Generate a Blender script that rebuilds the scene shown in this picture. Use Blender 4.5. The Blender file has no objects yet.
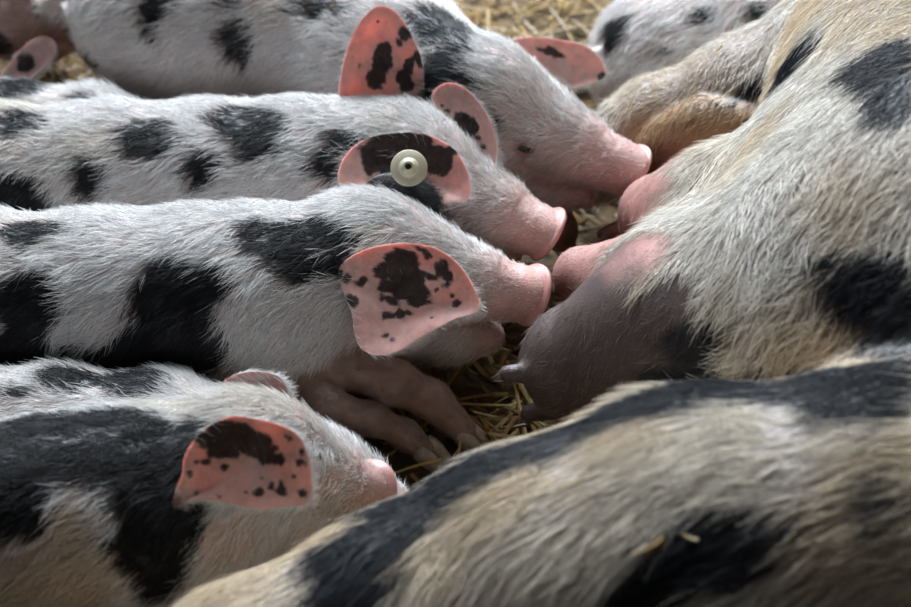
import bpy, math, random, time
import numpy as np
from mathutils import Vector, Matrix
from mathutils.bvhtree import BVHTree

T0 = time.time()
scene = bpy.context.scene
rng = np.random.default_rng(7)
random.seed(7)

# ------------------------------------------------------------------ camera
PITCH = math.radians(38.0)
SP, CP = math.sin(PITCH), math.cos(PITCH)
FOC = 80.0 / 36.0 * 911.0                       # focal length in pixels of the 911 px frame
TARGET = np.array([0.0, 0.0, 0.15])
FWD = np.array([0.0, CP, -SP]); RIGHT = np.array([1.0, 0.0, 0.0]); UP = np.array([0.0, SP, CP])
CAM = TARGET - 2.1 * FWD
cam_data = bpy.data.cameras.new('camera'); cam = bpy.data.objects.new('camera', cam_data)
scene.collection.objects.link(cam)
cam.location = CAM; cam.rotation_euler = (math.pi / 2 - PITCH, 0, 0)
cam_data.lens = 80.0; cam_data.sensor_width = 36.0
cam_data.clip_start = 0.05; cam_data.clip_end = 60
cam_data.dof.use_dof = True
cam_data.dof.focus_distance = 2.06; cam_data.dof.aperture_fstop = 4.0
scene.camera = cam

# ------------------------------------------------------------------ world, daylight and added fill
world = bpy.data.worlds.new('barn_daylight'); scene.world = world; world.use_nodes = True
wb = world.node_tree.nodes['Background']
wb.inputs[0].default_value = (0.70, 0.72, 0.76, 1); wb.inputs[1].default_value = 0.05

def area_light(name, loc, target, size, size_y, power, color):
    d = bpy.data.lights.new(name, 'AREA'); d.shape = 'RECTANGLE'; d.size = size; d.size_y = size_y
    d.energy = power; d.color = color
    o = bpy.data.objects.new(name, d); scene.collection.objects.link(o)
    o.location = loc
    o.rotation_euler = (Vector(target) - Vector(loc)).to_track_quat('-Z', 'Y').to_euler()
    return o
area_light('barn_door_daylight', (-0.5, 3.3, 3.0), (0, 0, 0.1), 3.2, 2.0, 680, (0.82, 0.91, 1.0))
area_light('overhead_fill', (0.3, 1.1, 4.0), (0.1, 0.1, 0.1), 2.2, 1.6, 34, (0.90, 0.95, 1.0))  # weak overhead fill added for the flanks, not a known window

scene.view_settings.view_transform = 'Standard'; scene.view_settings.look = 'None'
scene.view_settings.gamma = 1.0; scene.view_settings.use_curve_mapping = False
scene.view_settings.exposure = 0.0

# ------------------------------------------------------------------ helpers: points
def ray(px, py):
    return FWD + (px - 455.5) / FOC * RIGHT + (303.5 - py) / FOC * UP
def D(px, py, d):                                # the point at a distance along the view axis
    return CAM + d * ray(px, py)
def Z(px, py, z):                                # the point at a height above the ground
    r = ray(px, py); return CAM + r * ((z - CAM[2]) / r[2])
def depth(p): return float(np.dot(np.asarray(p) - CAM, FWD))
def unit(v):
    v = np.asarray(v, dtype=np.float64); return v / (np.linalg.norm(v) + 1e-12)
def rows(v): return v / (np.linalg.norm(v, axis=1, keepdims=True) + 1e-9)
def sstep(a, b, x):
    t = np.clip((x - a) / (b - a), 0, 1); return t * t * (3 - 2 * t)

def _hash(i, seed):
    h = (i[:, 0].astype(np.uint32) * np.uint32(374761393) + i[:, 1].astype(np.uint32) * np.uint32(668265263)
         + i[:, 2].astype(np.uint32) * np.uint32(2147483647 - 5) + np.uint32((seed * 974711) & 0xffffffff))
    h = (h ^ (h >> np.uint32(13))) * np.uint32(1274126177)
    h = h ^ (h >> np.uint32(16))
    return (h & np.uint32(0xffffff)).astype(np.float32) / 0xffffff
def vnoise(p, seed=0):                           # value noise, -1..1
    p = np.asarray(p, dtype=np.float32); fl = np.floor(p); f = p - fl; f = f * f * (3 - 2 * f)
    i = fl.astype(np.int64); out = np.zeros(len(p), np.float32)
    for dx in (0, 1):
        for dy in (0, 1):
            for dz in (0, 1):
                w = (f[:, 0] if dx else 1 - f[:, 0]) * (f[:, 1] if dy else 1 - f[:, 1]) * (f[:, 2] if dz else 1 - f[:, 2])
                out += w * _hash(i + np.array([dx, dy, dz]), seed)
    return out * 2 - 1
def fbm(p, seed=0, oct=3):
    out = 0; a = 1.0; s = 0
    for k in range(oct):
        out = out + a * vnoise(p * (2.03 ** k), seed + 17 * k); s += a; a *= 0.5
    return out / s

# ------------------------------------------------------------------ helpers: signed distance bodies
def smin(a, b, k):
    if k <= 0: return np.minimum(a, b)
    h = np.maximum(k - np.abs(a - b), 0) / k
    return np.minimum(a, b) - h * h * k * 0.25
def smax(a, b, k): return -smin(-a, -b, k)
def sd_cone(p, a, b, ra, rb):
    a = np.asarray(a, np.float32); ab = (np.asarray(b, np.float32) - a)
    pa = p - a; t = np.clip(pa @ ab / (ab @ ab + 1e-12), 0, 1)
    return np.linalg.norm(pa - t[:, None] * ab, axis=1) - (ra + (rb - ra) * t)
def sd_ell(p, c, R, r):                          # R: rows are the axes
    q = (p - np.asarray(c, np.float32)) @ np.asarray(R, np.float32).T
    r = np.asarray(r, np.float32)
    k0 = np.linalg.norm(q / r, axis=1); k1 = np.linalg.norm(q / (r * r), axis=1)
    return np.where(k1 > 1e-9, k0 * (k0 - 1.0) / (k1 + 1e-9), -min(r))
class Body:
    """A list of shapes blended into one continuous surface."""
    def __init__(self): self.ops = []; self.carve = []; self.lo = np.full(3, 9.0); self.hi = np.full(3, -9.0)
    def _b(self, c, r): self.lo = np.minimum(self.lo, np.asarray(c) - r); self.hi = np.maximum(self.hi, np.asarray(c) + r)
    def cone(self, a, b, ra, rb, k=0.03):
        self._b(a, ra + 0.012); self._b(b, rb + 0.012); self.ops.append(('c', a, b, ra, rb, k))
    def ell(self, c, R, r, k=0.03):
        self._b(c, max(r) + 0.012); self.ops.append(('e', c, R, r, k))
    def cut(self, a, b, ra, rb, k=0.006): self.ops.append(('x', a, b, ra, rb, k))
    def flat(self, c, n, r): self.ops.append(('h', np.asarray(c, np.float32), np.asarray(n, np.float32), r, 0.004))   # a flat end
    def chain(self, pts, k=0.03):                # pts: (point, radius)
        for (a, ra), (b, rb) in zip(pts[:-1], pts[1:]): self.cone(a, b, ra, rb, k)
    def raw(self, p):
        f = None
        for o in self.ops:
            if o[0] == 'h':
                q = p - o[1]; m = np.linalg.norm(q, axis=1) < o[3]
                if m.any(): f[m] = smax(f[m], q[m] @ o[2], o[4])
                continue
            if o[0] == 'e': g = sd_ell(p, *o[1:4])
            else: g = sd_cone(p, *o[1:5])
            if f is None: f = g
            elif o[0] == 'x': f = smax(f, -g, o[-1])
            else: f = smin(f, g, o[-1])
        return f
    def sdf(self, p):
        p = np.asarray(p, np.float32); f = self.raw(p)
        f = smax(f, 0.004 - p[:, 2], 0.02)       # rests on the ground
        for b in self.carve:                     # pressed against its neighbours
            near = np.all((p > b.lo - 0.02) & (p < b.hi + 0.02), axis=1)
            if near.any(): f[near] = smax(f[near], 0.0025 - b.raw(p[near]), 0.012)
        return f

def surface_nets(body, h):
    lo = body.lo - 2 * h; n = np.ceil((body.hi - lo) / h).astype(int) + 3
    ax = [lo[i] + h * np.arange(n[i]) for i in range(3)]
    F = np.empty(n, np.float32)
    step = max(1, int(400000 / (n[1] * n[2])))
    gy, gz = np.meshgrid(ax[1], ax[2], indexing='ij')
    for i in range(0, n[0], step):
        xs = ax[0][i:i + step]
        P = np.empty((len(xs), n[1], n[2], 3), np.float32)
        P[..., 0] = xs[:, None, None]; P[..., 1] = gy; P[..., 2] = gz
        F[i:i + step] = body.sdf(P.reshape(-1, 3)).reshape(len(xs), n[1], n[2])
    S = F < 0
    c = np.zeros(n - 1, np.int8)
    for dx in (0, 1):
        for dy in (0, 1):
            for dz in (0, 1):
                c += S[dx:n[0] - 1 + dx, dy:n[1] - 1 + dy, dz:n[2] - 1 + dz]
    act = np.argwhere((c > 0) & (c < 8)); idm = np.full(n - 1, -1, np.int64)
    idm[act[:, 0], act[:, 1], act[:, 2]] = np.arange(len(act))
    acc = np.zeros((len(act), 3)); cnt = np.zeros(len(act))
    corners = [np.array(v) for v in np.ndindex(2, 2, 2)]
    for a in range(8):
        for b in range(a + 1, 8):
            if np.abs(corners[a] - corners[b]).sum() != 1: continue
            ia, ib = act + corners[a], act + corners[b]
            fa, fb = F[ia[:, 0], ia[:, 1], ia[:, 2]], F[ib[:, 0], ib[:, 1], ib[:, 2]]
            m = (fa < 0) != (fb < 0); t = fa / (fa - fb + 1e-12)
            pt = corners[a] + t[:, None] * (corners[b] - corners[a])
            acc[m] += pt[m]; cnt[m] += 1
    V = lo + h * (act + acc / cnt[:, None])
    quads = []
    for d in range(3):
        u, v = (d + 1) % 3, (d + 2) % 3
        sl0 = [slice(None)] * 3; sl1 = [slice(None)] * 3
        sl0[d] = slice(0, -1); sl1[d] = slice(1, None)
        A, B = S[tuple(sl0)], S[tuple(sl1)]
        e = np.argwhere(A != B)
        e = e[(e[:, u] > 0) & (e[:, v] > 0) & (e[:, u] < n[u] - 1) & (e[:, v] < n[v] - 1)]
        eu = np.zeros(3, int); eu[u] = 1; ev = np.zeros(3, int); ev[v] = 1
        q = np.stack([idm[tuple((e - eu - ev).T)], idm[tuple((e - ev).T)], idm[tuple(e.T)], idm[tuple((e - eu).T)]], 1)
        flip = ~A[tuple(e.T)]
        q[flip] = q[flip][:, ::-1]
        quads.append(q)
    Q = np.concatenate(quads)
    for _ in range(2):
        G, f = gradient(body, V); V = V - np.clip(f, -h, h)[:, None] * G
    return V, Q
def gradient(body, V):
    e = 0.0015; f = body.sdf(V); G = np.empty((len(V), 3), np.float32)
    for i in range(3):
        o = np.zeros(3); o[i] = e; G[:, i] = body.sdf(V + o) - body.sdf(V - o)
    return rows(G), f

# ------------------------------------------------------------------ helpers: objects
def link(name, data, parent=None):
    o = bpy.data.objects.new(name, data); scene.collection.objects.link(o)
    if parent is not None: o.parent = parent; o.matrix_parent_inverse = Matrix.Translation(parent.location).inverted() if parent.type == 'EMPTY' else Matrix()
    return o
def empty(name, loc):
    o = bpy.data.objects.new(name, None); o.location = loc; o.empty_display_size = 0.05
    scene.collection.objects.link(o); return o
def tag(o, label=None, cat=None, group=None, kind=None):
    for k, v in (('label', label), ('category', cat), ('group', group), ('kind', kind)):
        if v: o[k] = v
    return o
def mesh_np(name, V, F, mat, parent=None, col=None, smooth=True):
    me = bpy.data.meshes.new(name)
    V = np.asarray(V, np.float32)
    if isinstance(F, np.ndarray):
        me.vertices.add(len(V)); me.vertices.foreach_set('co', V.ravel())
        k = F.shape[1]; me.loops.add(F.size); me.loops.foreach_set('vertex_index', F.astype(np.int32).ravel())
        me.polygons.add(len(F)); me.polygons.foreach_set('loop_start', np.arange(len(F), dtype=np.int32) * k)
        me.update(calc_edges=True); me.validate()
    else: me.from_pydata(V.tolist(), [], F)
    me.polygons.foreach_set('use_smooth', np.full(len(me.polygons), smooth))
    if col is not None:
        a = me.color_attributes.new('pigment', 'FLOAT_COLOR', 'POINT')
        a.data.foreach_set('color', np.c_[col, np.ones(len(col))].astype(np.float32).ravel())
    me.materials.append(mat)
    return link(name, me, parent)

# ------------------------------------------------------------------ materials
def new_mat(name):
    m = bpy.data.materials.new(name); m.use_nodes = True
    nt = m.node_tree; b = nt.nodes['Principled BSDF']; return m, nt, b
def attr_node(nt, name):
    a = nt.nodes.new('ShaderNodeAttribute'); a.attribute_name = name; return a
def mul_noise(nt, color_out, scale, lo, hi, detail=3):
    tc = nt.nodes.new('ShaderNodeTexCoord'); n = nt.nodes.new('ShaderNodeTexNoise'); n.inputs['Scale'].default_value = scale
    n.inputs['Detail'].default_value = detail; nt.links.new(tc.outputs['Object'], n.inputs['Vector'])
    mr = nt.nodes.new('ShaderNodeMapRange'); mr.inputs['From Min'].default_value = 0.3; mr.inputs['From Max'].default_value = 0.7
    mr.inputs['To Min'].default_value = lo; mr.inputs['To Max'].default_value = hi
    nt.links.new(n.outputs['Fac'], mr.inputs['Value'])
    mx = nt.nodes.new('ShaderNodeVectorMath'); mx.operation = 'SCALE'
    nt.links.new(color_out, mx.inputs[0]); nt.links.new(mr.outputs['Result'], mx.inputs['Scale'])
    return mx.outputs[0], n
def bump(nt, b, h_out, strength, dist=0.002):
    bp = nt.nodes.new('ShaderNodeBump'); bp.inputs['Strength'].default_value = strength; bp.inputs['Distance'].default_value = dist
    nt.links.new(h_out, bp.inputs['Height']); nt.links.new(bp.outputs['Normal'], b.inputs['Normal']); return bp
def skin_mat(name, rough=0.5, sss=0.15, fine=420):
    m, nt, b = new_mat(name)
    a = attr_node(nt, 'pigment'); c, n = mul_noise(nt, a.outputs['Color'], 60, 0.82, 1.12)
    nt.links.new(c, b.inputs['Base Color'])
    tc = nt.nodes.new('ShaderNodeTexCoord'); v = nt.nodes.new('ShaderNodeTexVoronoi'); v.inputs['Scale'].default_value = fine
    nt.links.new(tc.outputs['Object'], v.inputs['Vector']); bump(nt, b, v.outputs['Distance'], 0.25, 0.0012)
    b.inputs['Roughness'].default_value = rough
    b.inputs['Subsurface Weight'].default_value = sss; b.inputs['Subsurface Radius'].default_value = (1, .35, .2); b.inputs['Subsurface Scale'].default_value = 0.006
    return m
M_SKIN = skin_mat('pig_skin')
M_SNOUT = skin_mat('moist_snout', 0.32, 0.25, 900)
def ear_mat():
    m, nt, b = new_mat('ear_skin')
    a = attr_node(nt, 'pigment'); c, n = mul_noise(nt, a.outputs['Color'], 90, 0.85, 1.12)
    nt.links.new(c, b.inputs['Base Color']); b.inputs['Roughness'].default_value = 0.5
    tc = nt.nodes.new('ShaderNodeTexCoord'); w = nt.nodes.new('ShaderNodeTexNoise'); w.inputs['Scale'].default_value = 260; w.inputs['Detail'].default_value = 4
    nt.links.new(tc.outputs['Object'], w.inputs['Vector']); bump(nt, b, w.outputs['Fac'], 0.3, 0.0015)
    tr = nt.nodes.new('ShaderNodeBsdfTranslucent')          # thin ear lets warm light through
    tint = nt.nodes.new('ShaderNodeMix'); tint.data_type = 'RGBA'; tint.blend_type = 'MULTIPLY'; tint.inputs['Factor'].default_value = 1
    nt.links.new(c, tint.inputs['A']); tint.inputs['B'].default_value = (1.3, 0.48, 0.27, 1)
    nt.links.new(tint.outputs['Result'], tr.inputs['Color'])
    mx = nt.nodes.new('ShaderNodeMixShader'); mx.inputs[0].default_value = 0.41
    nt.links.new(b.outputs[0], mx.inputs[1]); nt.links.new(tr.outputs[0], mx.inputs[2])
    nt.links.new(mx.outputs[0], nt.nodes['Material Output'].inputs['Surface'])
    return m
M_EAR = ear_mat()
def hair_mat(name, rough, spec):
    m, nt, b = new_mat(name)
    a = attr_node(nt, 'hair_colour'); nt.links.new(a.outputs['Color'], b.inputs['Base Color'])
    b.inputs['Roughness'].default_value = rough; b.inputs['Specular IOR Level'].default_value = spec
    hi = nt.nodes.new('ShaderNodeHairInfo'); mr = nt.nodes.new('ShaderNodeMapRange')
    mr.inputs['To Min'].default_value = 0.9; mr.inputs['To Max'].default_value = 1.1
    nt.links.new(hi.outputs['Random'], mr.inputs['Value'])
    mx = nt.nodes.new('ShaderNodeVectorMath'); mx.operation = 'SCALE'
    nt.links.new(a.outputs['Color'], mx.inputs[0]); nt.links.new(mr.outputs['Result'], mx.inputs['Scale'])
    nt.links.new(mx.outputs[0], b.inputs['Base Color'])
    return m
M_HAIR = hair_mat('pig_hair', 0.42, 0.22)
def simple_mat(name, col, rough, scale=80, lo=.85, hi=1.1, spec=.5, bumps=0.0):
    m, nt, b = new_mat(name)
    rgb = nt.nodes.new('ShaderNodeRGB'); rgb.outputs[0].default_value = (*col, 1)
    c, n = mul_noise(nt, rgb.outputs[0], scale, lo, hi); nt.links.new(c, b.inputs['Base Color'])
    b.inputs['Roughness'].default_value = rough; b.inputs['Specular IOR Level'].default_value = spec
    if bumps: bump(nt, b, n.outputs['Fac'], bumps)
    return m
M_EYE = simple_mat('wet_dark_eye', (0.012, 0.008, 0.006), 0.08, 40)
M_HOOF = simple_mat('hoof_horn', (0.30, 0.23, 0.17), 0.45, 150, .7, 1.2, bumps=.3)
M_TAG = simple_mat('cream_plastic', (0.56, 0.52, 0.38), 0.38, 120, .9, 1.05)
M_TAGHOLE = simple_mat('dark_plastic_hollow', (0.12, 0.10, 0.06), 0.5)

# ------------------------------------------------------------------ pigment patches
def tangent_hit(bvh, px, py):
    d = Vector(unit(ray(px, py))); h = bvh.ray_cast(Vector(CAM), d)
    return h if h[0] is not None else None
def spot(bvh, px, py, rx, ry, ang=0, deep=1.0):
    """A patch on the skin: a flattened blob at the point of the surface seen there, laid in the surface's own plane."""
    h = tangent_hit(bvh, px, py)
    if h is None:
        q = bvh.find_nearest(Vector(D(px, py, 2.2))); c, n = np.array(q[0]), np.array(q[1])
    else: c, n = np.array(h[0]), np.array(h[1])
    dep = depth(c); s = dep / FOC
    ca, sa = math.cos(math.radians(ang)), math.sin(math.radians(ang))
    vd = unit(c - CAM)
    if n @ vd > 0: n = -n
    axes = []
    for (dx, dy), r in (((ca, sa), rx), ((-sa, ca), ry)):   # ang turns clockwise in the picture
        w = (dx * RIGHT - dy * UP) * r * s
        t = w - vd * (w @ n) / min(vd @ n, -0.36)
        axes.append(t)
    e1 = unit(axes[0]); e2 = axes[1] - e1 * (axes[1] @ e1); r1 = np.linalg.norm(axes[0]); r2 = max(np.linalg.norm(e2), 0.35 * ry * s); e2 = unit(e2)
    e3 = unit(np.cross(e1, e2))
    A = np.stack([e1 / r1, e2 / r2, e3 / (max(r1, r2) * deep + 0.012)])
    return (c, A, min(r1, r2))
def patch_value(p, spots, amp, freq, seed, wob=0.35):
    """>0 inside a patch, in units of its smaller radius."""
    best = np.full(len(p), -9.0, np.float32)
    if not spots: return best
    w = fbm(p * freq, seed) * amp
    for c, A, r in spots:
        q = np.linalg.norm((p - c.astype(np.float32)) @ A.T.astype(np.float32), axis=1)
        best = np.maximum(best, (1 - q) * min(r, 0.03) / 0.03 * 1.0)
    return best + w * np.where(best > -1.2, 1, 0)

# ------------------------------------------------------------------ hair
def sample_surface(V, F4, N, wfun):
    T = np.concatenate([F4[:, [0, 1, 2]], F4[:, [0, 2, 3]]])
    a, b, c = V[T[:, 0]], V[T[:, 1]], V[T[:, 2]]
    ar = np.linalg.norm(np.cross(b - a, c - a), axis=1) * 0.5
    w = ar * wfun((a + b + c) / 3)
    cs = np.cumsum(w); t = np.searchsorted(cs, rng.random(N) * cs[-1]); t = np.minimum(t, len(T) - 1)
    u, v = rng.random(N), rng.random(N); m = u + v > 1; u[m], v[m] = 1 - u[m], 1 - v[m]
    return a[t] + u[:, None] * (b - a)[t] + v[:, None] * (c - a)[t], T[t], (u, v)
def grow_hair(P, N, flow, length, rad, lift, K=5, bend=0.5, curl=0.25, clump=70, gravity=0.15, wander=1.0):
    """Strands as point rows (n, K, 3) and radii (n, K)."""
    n = len(P)
    fl = flow - N * np.sum(flow * N, axis=1, keepdims=True); fl = rows(fl)
    side = np.cross(N, fl)
    na = fbm(P * clump, 5, 2) * 0.75 + fbm(P * 22, 9, 2) * 0.5 + rng.normal(0, curl, n); na = na * wander
    d = fl * np.cos(na)[:, None] + side * np.sin(na)[:, None]
    lf = lift * (1 + 0.5 * rng.normal(0, 1, n)).clip(0.2, 2.4) + 0.12 * fbm(P * clump, 31, 2) * wander
    L = length * (0.65 + 0.7 * rng.random(n))
    pts = np.empty((n, K, 3), np.float32); r = np.empty((n, K), np.float32)
    pos = P - N * 0.0006; pts[:, 0] = pos
    cur = rng.normal(0, curl * 0.8, n)
    for k in range(1, K):
        t = (k - 0.5) / (K - 1)
        l = lf * (1 - 0.75 * bend * t)
        dirv = d * np.cos(l)[:, None] + N * np.sin(l)[:, None] + side * (cur * t)[:, None]
        dirv[:, 2] -= gravity * t
        pos = pos + rows(dirv) * (L / (K - 1))[:, None]; pts[:, k] = pos
    tt = np.linspace(0, 1, K); r[:] = rad[:, None] * (1 - 0.82 * tt ** 1.5)[None, :]
    return pts, r
def hair_object(name, strands, parent):
    """strands: list of (pts, radius, colour)."""
    K = strands[0][0].shape[1]
    pts = np.concatenate([s[0] for s in strands]); r = np.concatenate([s[1] for s in strands]); c = np.concatenate([s[2] for s in strands])
    keep = pts[:, :, 2].min(axis=1) > 0.001; pts, r, c = pts[keep], r[keep], c[keep]
    hc = bpy.data.hair_curves.new(name); hc.add_curves([K] * len(pts))
    hc.attributes['position'].data.foreach_set('vector', pts.reshape(-1, 3).ravel().astype(np.float32))
    ra = hc.attributes.get('radius') or hc.attributes.new('radius', 'FLOAT', 'POINT')
    ra.data.foreach_set('value', r.ravel().astype(np.float32))
    ca = hc.attributes.new('hair_colour', 'FLOAT_COLOR', 'CURVE')
    ca.data.foreach_set('color', np.c_[c, np.ones(len(c))].astype(np.float32).ravel())
    hc.materials.append(M_HAIR)
    o = link(name, hc, parent); o['kind'] = 'stuff'
    return o

WHITE = np.array([0.72, 0.71, 0.70]); BLACK = np.array([0.006, 0.0065, 0.008])
PINK = np.array([0.52, 0.40, 0.37]); DARKSKIN = np.array([0.018, 0.017, 0.018])

# ------------------------------------------------------------------ ear: a thin cupped leaf
def catmull(P, n):
    P = np.asarray(P, np.float64); m = len(P); t = np.linspace(0, m, n, endpoint=False); i = t.astype(int); f = (t - i)[:, None]
    a, b, c, d = P[(i - 1) % m], P[i % m], P[(i + 1) % m], P[(i + 2) % m]
    return 0.5 * (2 * b + (c - a) * f + (2 * a - 5 * b + 4 * c - d) * f ** 2 + (3 * b - a - 3 * c + d) * f ** 3)
def build_ear(parent, outline3d, dish, blot, base_dir=None, dark=0.0, center=None, thick=0.0032, fold=None, amp=.13, freq=170, seed=1, name='ear', base_col=None):
    O = catmull(outline3d, 150); c = O.mean(axis=0) if center is None else np.asarray(center)
    n = np.zeros(3)
    for i in range(len(O)): n += np.cross(O[i] - c, O[(i + 1) % len(O)] - c)
    n = unit(n)
    if n @ (CAM - c) < 0: n = -n
    R = 44; fr = (np.linspace(0, 1, R + 1) ** 0.85)[1:]
    def sheet(side):
        V = [c[None, :]]
        for f in fr: V.append(c + (O - c) * f)
        V = np.concatenate(V); f = np.concatenate([[0], np.repeat(fr, len(O))])
        V = V - n * (dish * (1 - f ** 2))[:, None]
        wob = fbm(V * 30, seed + 3, 2) * 0.0058 * (1 - f ** 4)
        V = V + n * (wob + side * thick * 0.5 * np.sqrt(np.clip(1 - f ** 8, 0, 1)))[:, None]
        if fold is not None: V = fold(V)
        return V
    front, back = sheet(1), sheet(-1); m = len(O); nv = len(front)
    F = []
    for s, off in ((1, 0), (-1, nv)):
        for i in range(m):
            j = (i + 1) % m; t = [off, off + 1 + i, off + 1 + j, off + 1 + j]
            F.append((off, off + 1 + i, off + 1 + j, -1, s))
        for k in range(R - 1):
            for i in range(m):
                j = (i + 1) % m; a = off + 1 + k * m
                F.append((a + i, a + m + i, a + m + j, a + j, s))
    faces = []
    for a, b, cc, d, s in F:
        q = (a, b, cc) if d < 0 else (a, b, cc, d)
        faces.append(q)
    V = np.concatenate([front, back])
    rim = nv - m
    for i in range(m):
        j = (i + 1) % m; faces.append((rim + i, nv + rim + i, nv + rim + j, rim + j))
    # orientation: make the front face the camera side
    f0 = faces[m * 3]; nn = np.cross(V[f0[1]] - V[f0[0]], V[f0[2]] - V[f0[0]])
    half = m + (R - 1) * m
    ok = nn @ n > 0
    faces = [(q if ((k < half) == ok) else q[::-1]) for k, q in enumerate(faces)]
    bv = BVHTree.FromPolygons(V.tolist(), faces)
    sp = [spot(bv, *b[:5], deep=3) for b in blot]
    pv = patch_value(V, sp, amp, freq, seed) if sp else np.full(len(V), -9.0)
    pink = np.array([0.86, 0.60, 0.54]) if base_col is None else np.array(base_col)
    col = np.tile(pink, (len(V), 1)) * (1 + 0.10 * fbm(V * 60, 4))[:, None]
    k = sstep(-0.02, 0.05, pv)[:, None]
    bl = np.array([0.075, 0.048, 0.043]) * (1 + 0.35 * vnoise(V * np.array([400, 400, 150]), 6))[:, None]
    col = col * (1 - k) + bl * k
    col = col * (1 - dark) + np.array([0.05, 0.04, 0.04]) * dark
    o = mesh_np(name, V, faces, M_EAR, parent, col)
    me = o.data
    # hair on the ear: sparse on the inside, a pale fringe round the rim
    Nf = n
    strands = []
    def add(Pt, Nn, fl, ln, rad, colr, lift, curl=.35):
        p, r = grow_hair(Pt, Nn, fl, np.full(len(Pt), ln), np.full(len(Pt), rad), lift, curl=curl, gravity=0.05)
        strands.append((p, r, colr))
    idx = rng.integers(1, nv, 900); Pt = V[idx] + rng.normal(0, .0008, (900, 3))
    axis = unit((O - c)[np.argmax(np.linalg.norm(O - c, axis=1))]) if base_dir is None else unit(base_dir)
    kk = sstep(-.05, .05, pv[idx])[:, None]
    add(Pt, np.tile(n, (900, 1)), np.tile(axis, (900, 1)), 0.006, 0.00010, WHITE * (1 - kk) + BLACK * kk * 1.5, 0.25)
    i = rng.integers(0, m, 2600); q = V[rim + i]; outw = rows(O[i] - c)
    dk = sstep(-.05, .05, pv[rim + i])[:, None] * 0
    add(q - outw * 0.001 - n * 0.0008, np.tile(-n, (2600, 1)) * 0.55 + outw * 0.83, outw * .5 - n * .9 + axis * .25, 0.0075, 0.00016, np.tile(WHITE * 1.05, (2600, 1)) * (1 - dark) + BLACK * dark, 0.5)
    i = rng.integers(nv + 1, nv + nv, 5000); fb = np.linalg.norm(V[i] - c, axis=1)
    add(V[i], np.tile(-n, (5000, 1)), np.tile(axis, (5000, 1)), 0.010, 0.00018, np.tile(WHITE, (5000, 1)) * (1 - dark) + BLACK * dark, 0.2)
    if dark > 0.4:
        i = rng.integers(1, nv, 4000)
        add(V[i], np.tile(n, (4000, 1)), np.tile(axis, (4000, 1)), 0.011, 0.0002, np.tile(np.array([.05, .05, .055]), (4000, 1)), 0.35)
    return o, strands
def px_outline(pts, d0, gx=0, gy=0):
    pts = np.asarray(pts, float); c = pts.mean(axis=0)
    return [D(x, y, d0 + gx * (x - c[0]) / 1e6 + gy * (y - c[1]) / 1e6) for x, y in pts]

# ------------------------------------------------------------------ small parts
def lathe_like(rings, m):
    V = np.concatenate(rings); F = []
    for k in range(len(rings) - 1):
        for i in range(m):
            j = (i + 1) % m; F.append((k * m + i, (k + 1) * m + i, (k + 1) * m + j, k * m + j))
    return V, F
def ball(c, axes, r, nu=20, nv=12):
    axes = np.asarray(axes); V = []; F = []
    for i in range(nv + 1):
        t = math.pi * i / nv
        for j in range(nu):
            a = 2 * math.pi * j / nu
            V.append(c + axes[0] * r[0] * math.cos(t) + axes[1] * r[1] * math.sin(t) * math.cos(a) + axes[2] * r[2] * math.sin(t) * math.sin(a))
    for i in range(nv):
        for j in range(nu):
            k = (j + 1) % nu; F.append((i * nu + j, (i + 1) * nu + j, (i + 1) * nu + k, i * nu + k))
    return np.array(V), F
def snout_disc(parent, c, nrm, up, s, tone, axis):
    """The flat moist disc with its two nostrils, flared at the rim."""
    nrm = unit(nrm); up = unit(up - nrm * (np.asarray(up) @ nrm)); side = np.cross(up, nrm)
    m = 64; rings = []; cols = []
    def outline(a): # a little wider than tall, flat top with a raised middle
        return 0.0312 * s * (1 + 0.05 * math.cos(2 * a) + 0.045 * max(0, math.sin(a)) ** 6 - 0.03 * max(0, -math.sin(a)) ** 4 + 0.09 * max(0, math.sin(a)) ** 2)
    prof = [(0.70, -0.012), (0.86, -0.0085), (0.93, -0.0045), (0.985, -0.0022), (1.01, -0.0008), (1.015, 0.0003), (1.0, 0.0022), (0.95, 0.0034)] + [(f, 0.0030) for f in np.linspace(0.9, 0.02, 26)]
    for f, z in prof:
        P = []
        for i in range(m):
            a = 2 * math.pi * i / m; r = outline(a) * f; x, y = r * math.cos(a), r * math.sin(a)
            zz = z * s; dk = 0.0
            if f < 0.96 and z > 0.0028:
                for sx in (-1, 1):
                    q = math.hypot((x - sx * 0.0100 * s) / (0.0052 * s), (y + 0.001 * s) / (0.0068 * s))
                    w = 1 / (1 + math.exp((q - 1) * 9)); zz -= 0.009 * s * w; dk = max(dk, 1 / (1 + math.exp((q - 0.8) * 12)))
                zz += 0.0012 * s * math.exp(-(x / (0.004 * s)) ** 2)
            P.append(c + side * x + up * y + (nrm * zz if zz > -.001 else axis * zz)); cols.append(dk)
        rings.append(np.array(P))
    V, F = lathe_like(rings, m)
    V2 = np.concatenate([V, [V[-m:].mean(axis=0)]]); e = len(V) - m
    F += [(e + i, len(V), e + (i + 1) % m) for i in range(m)]
    cols = np.array(cols + [0.0])[:, None]
    base = np.array(tone) * (1 + 0.12 * fbm(V2 * 150, 3))[:, None]
    back = sstep(-.004, -.020, (V2 - c) @ axis)[:, None]; base = base * (1 - back * .35) + np.array([.55, .40, .36]) * back * .35
    col = base * (1 - cols) + np.array([0.10, 0.03, 0.03]) * cols
    fl = np.array(F[0]); 
    if np.dot(np.cross(V2[F[6 * m][1]] - V2[F[6 * m][0]], V2[F[6 * m][2]] - V2[F[6 * m][0]]), nrm) < 0: F = [f[::-1] for f in F]
    return mesh_np('snout_disc', V2, F, M_SNOUT, parent, col)
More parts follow.
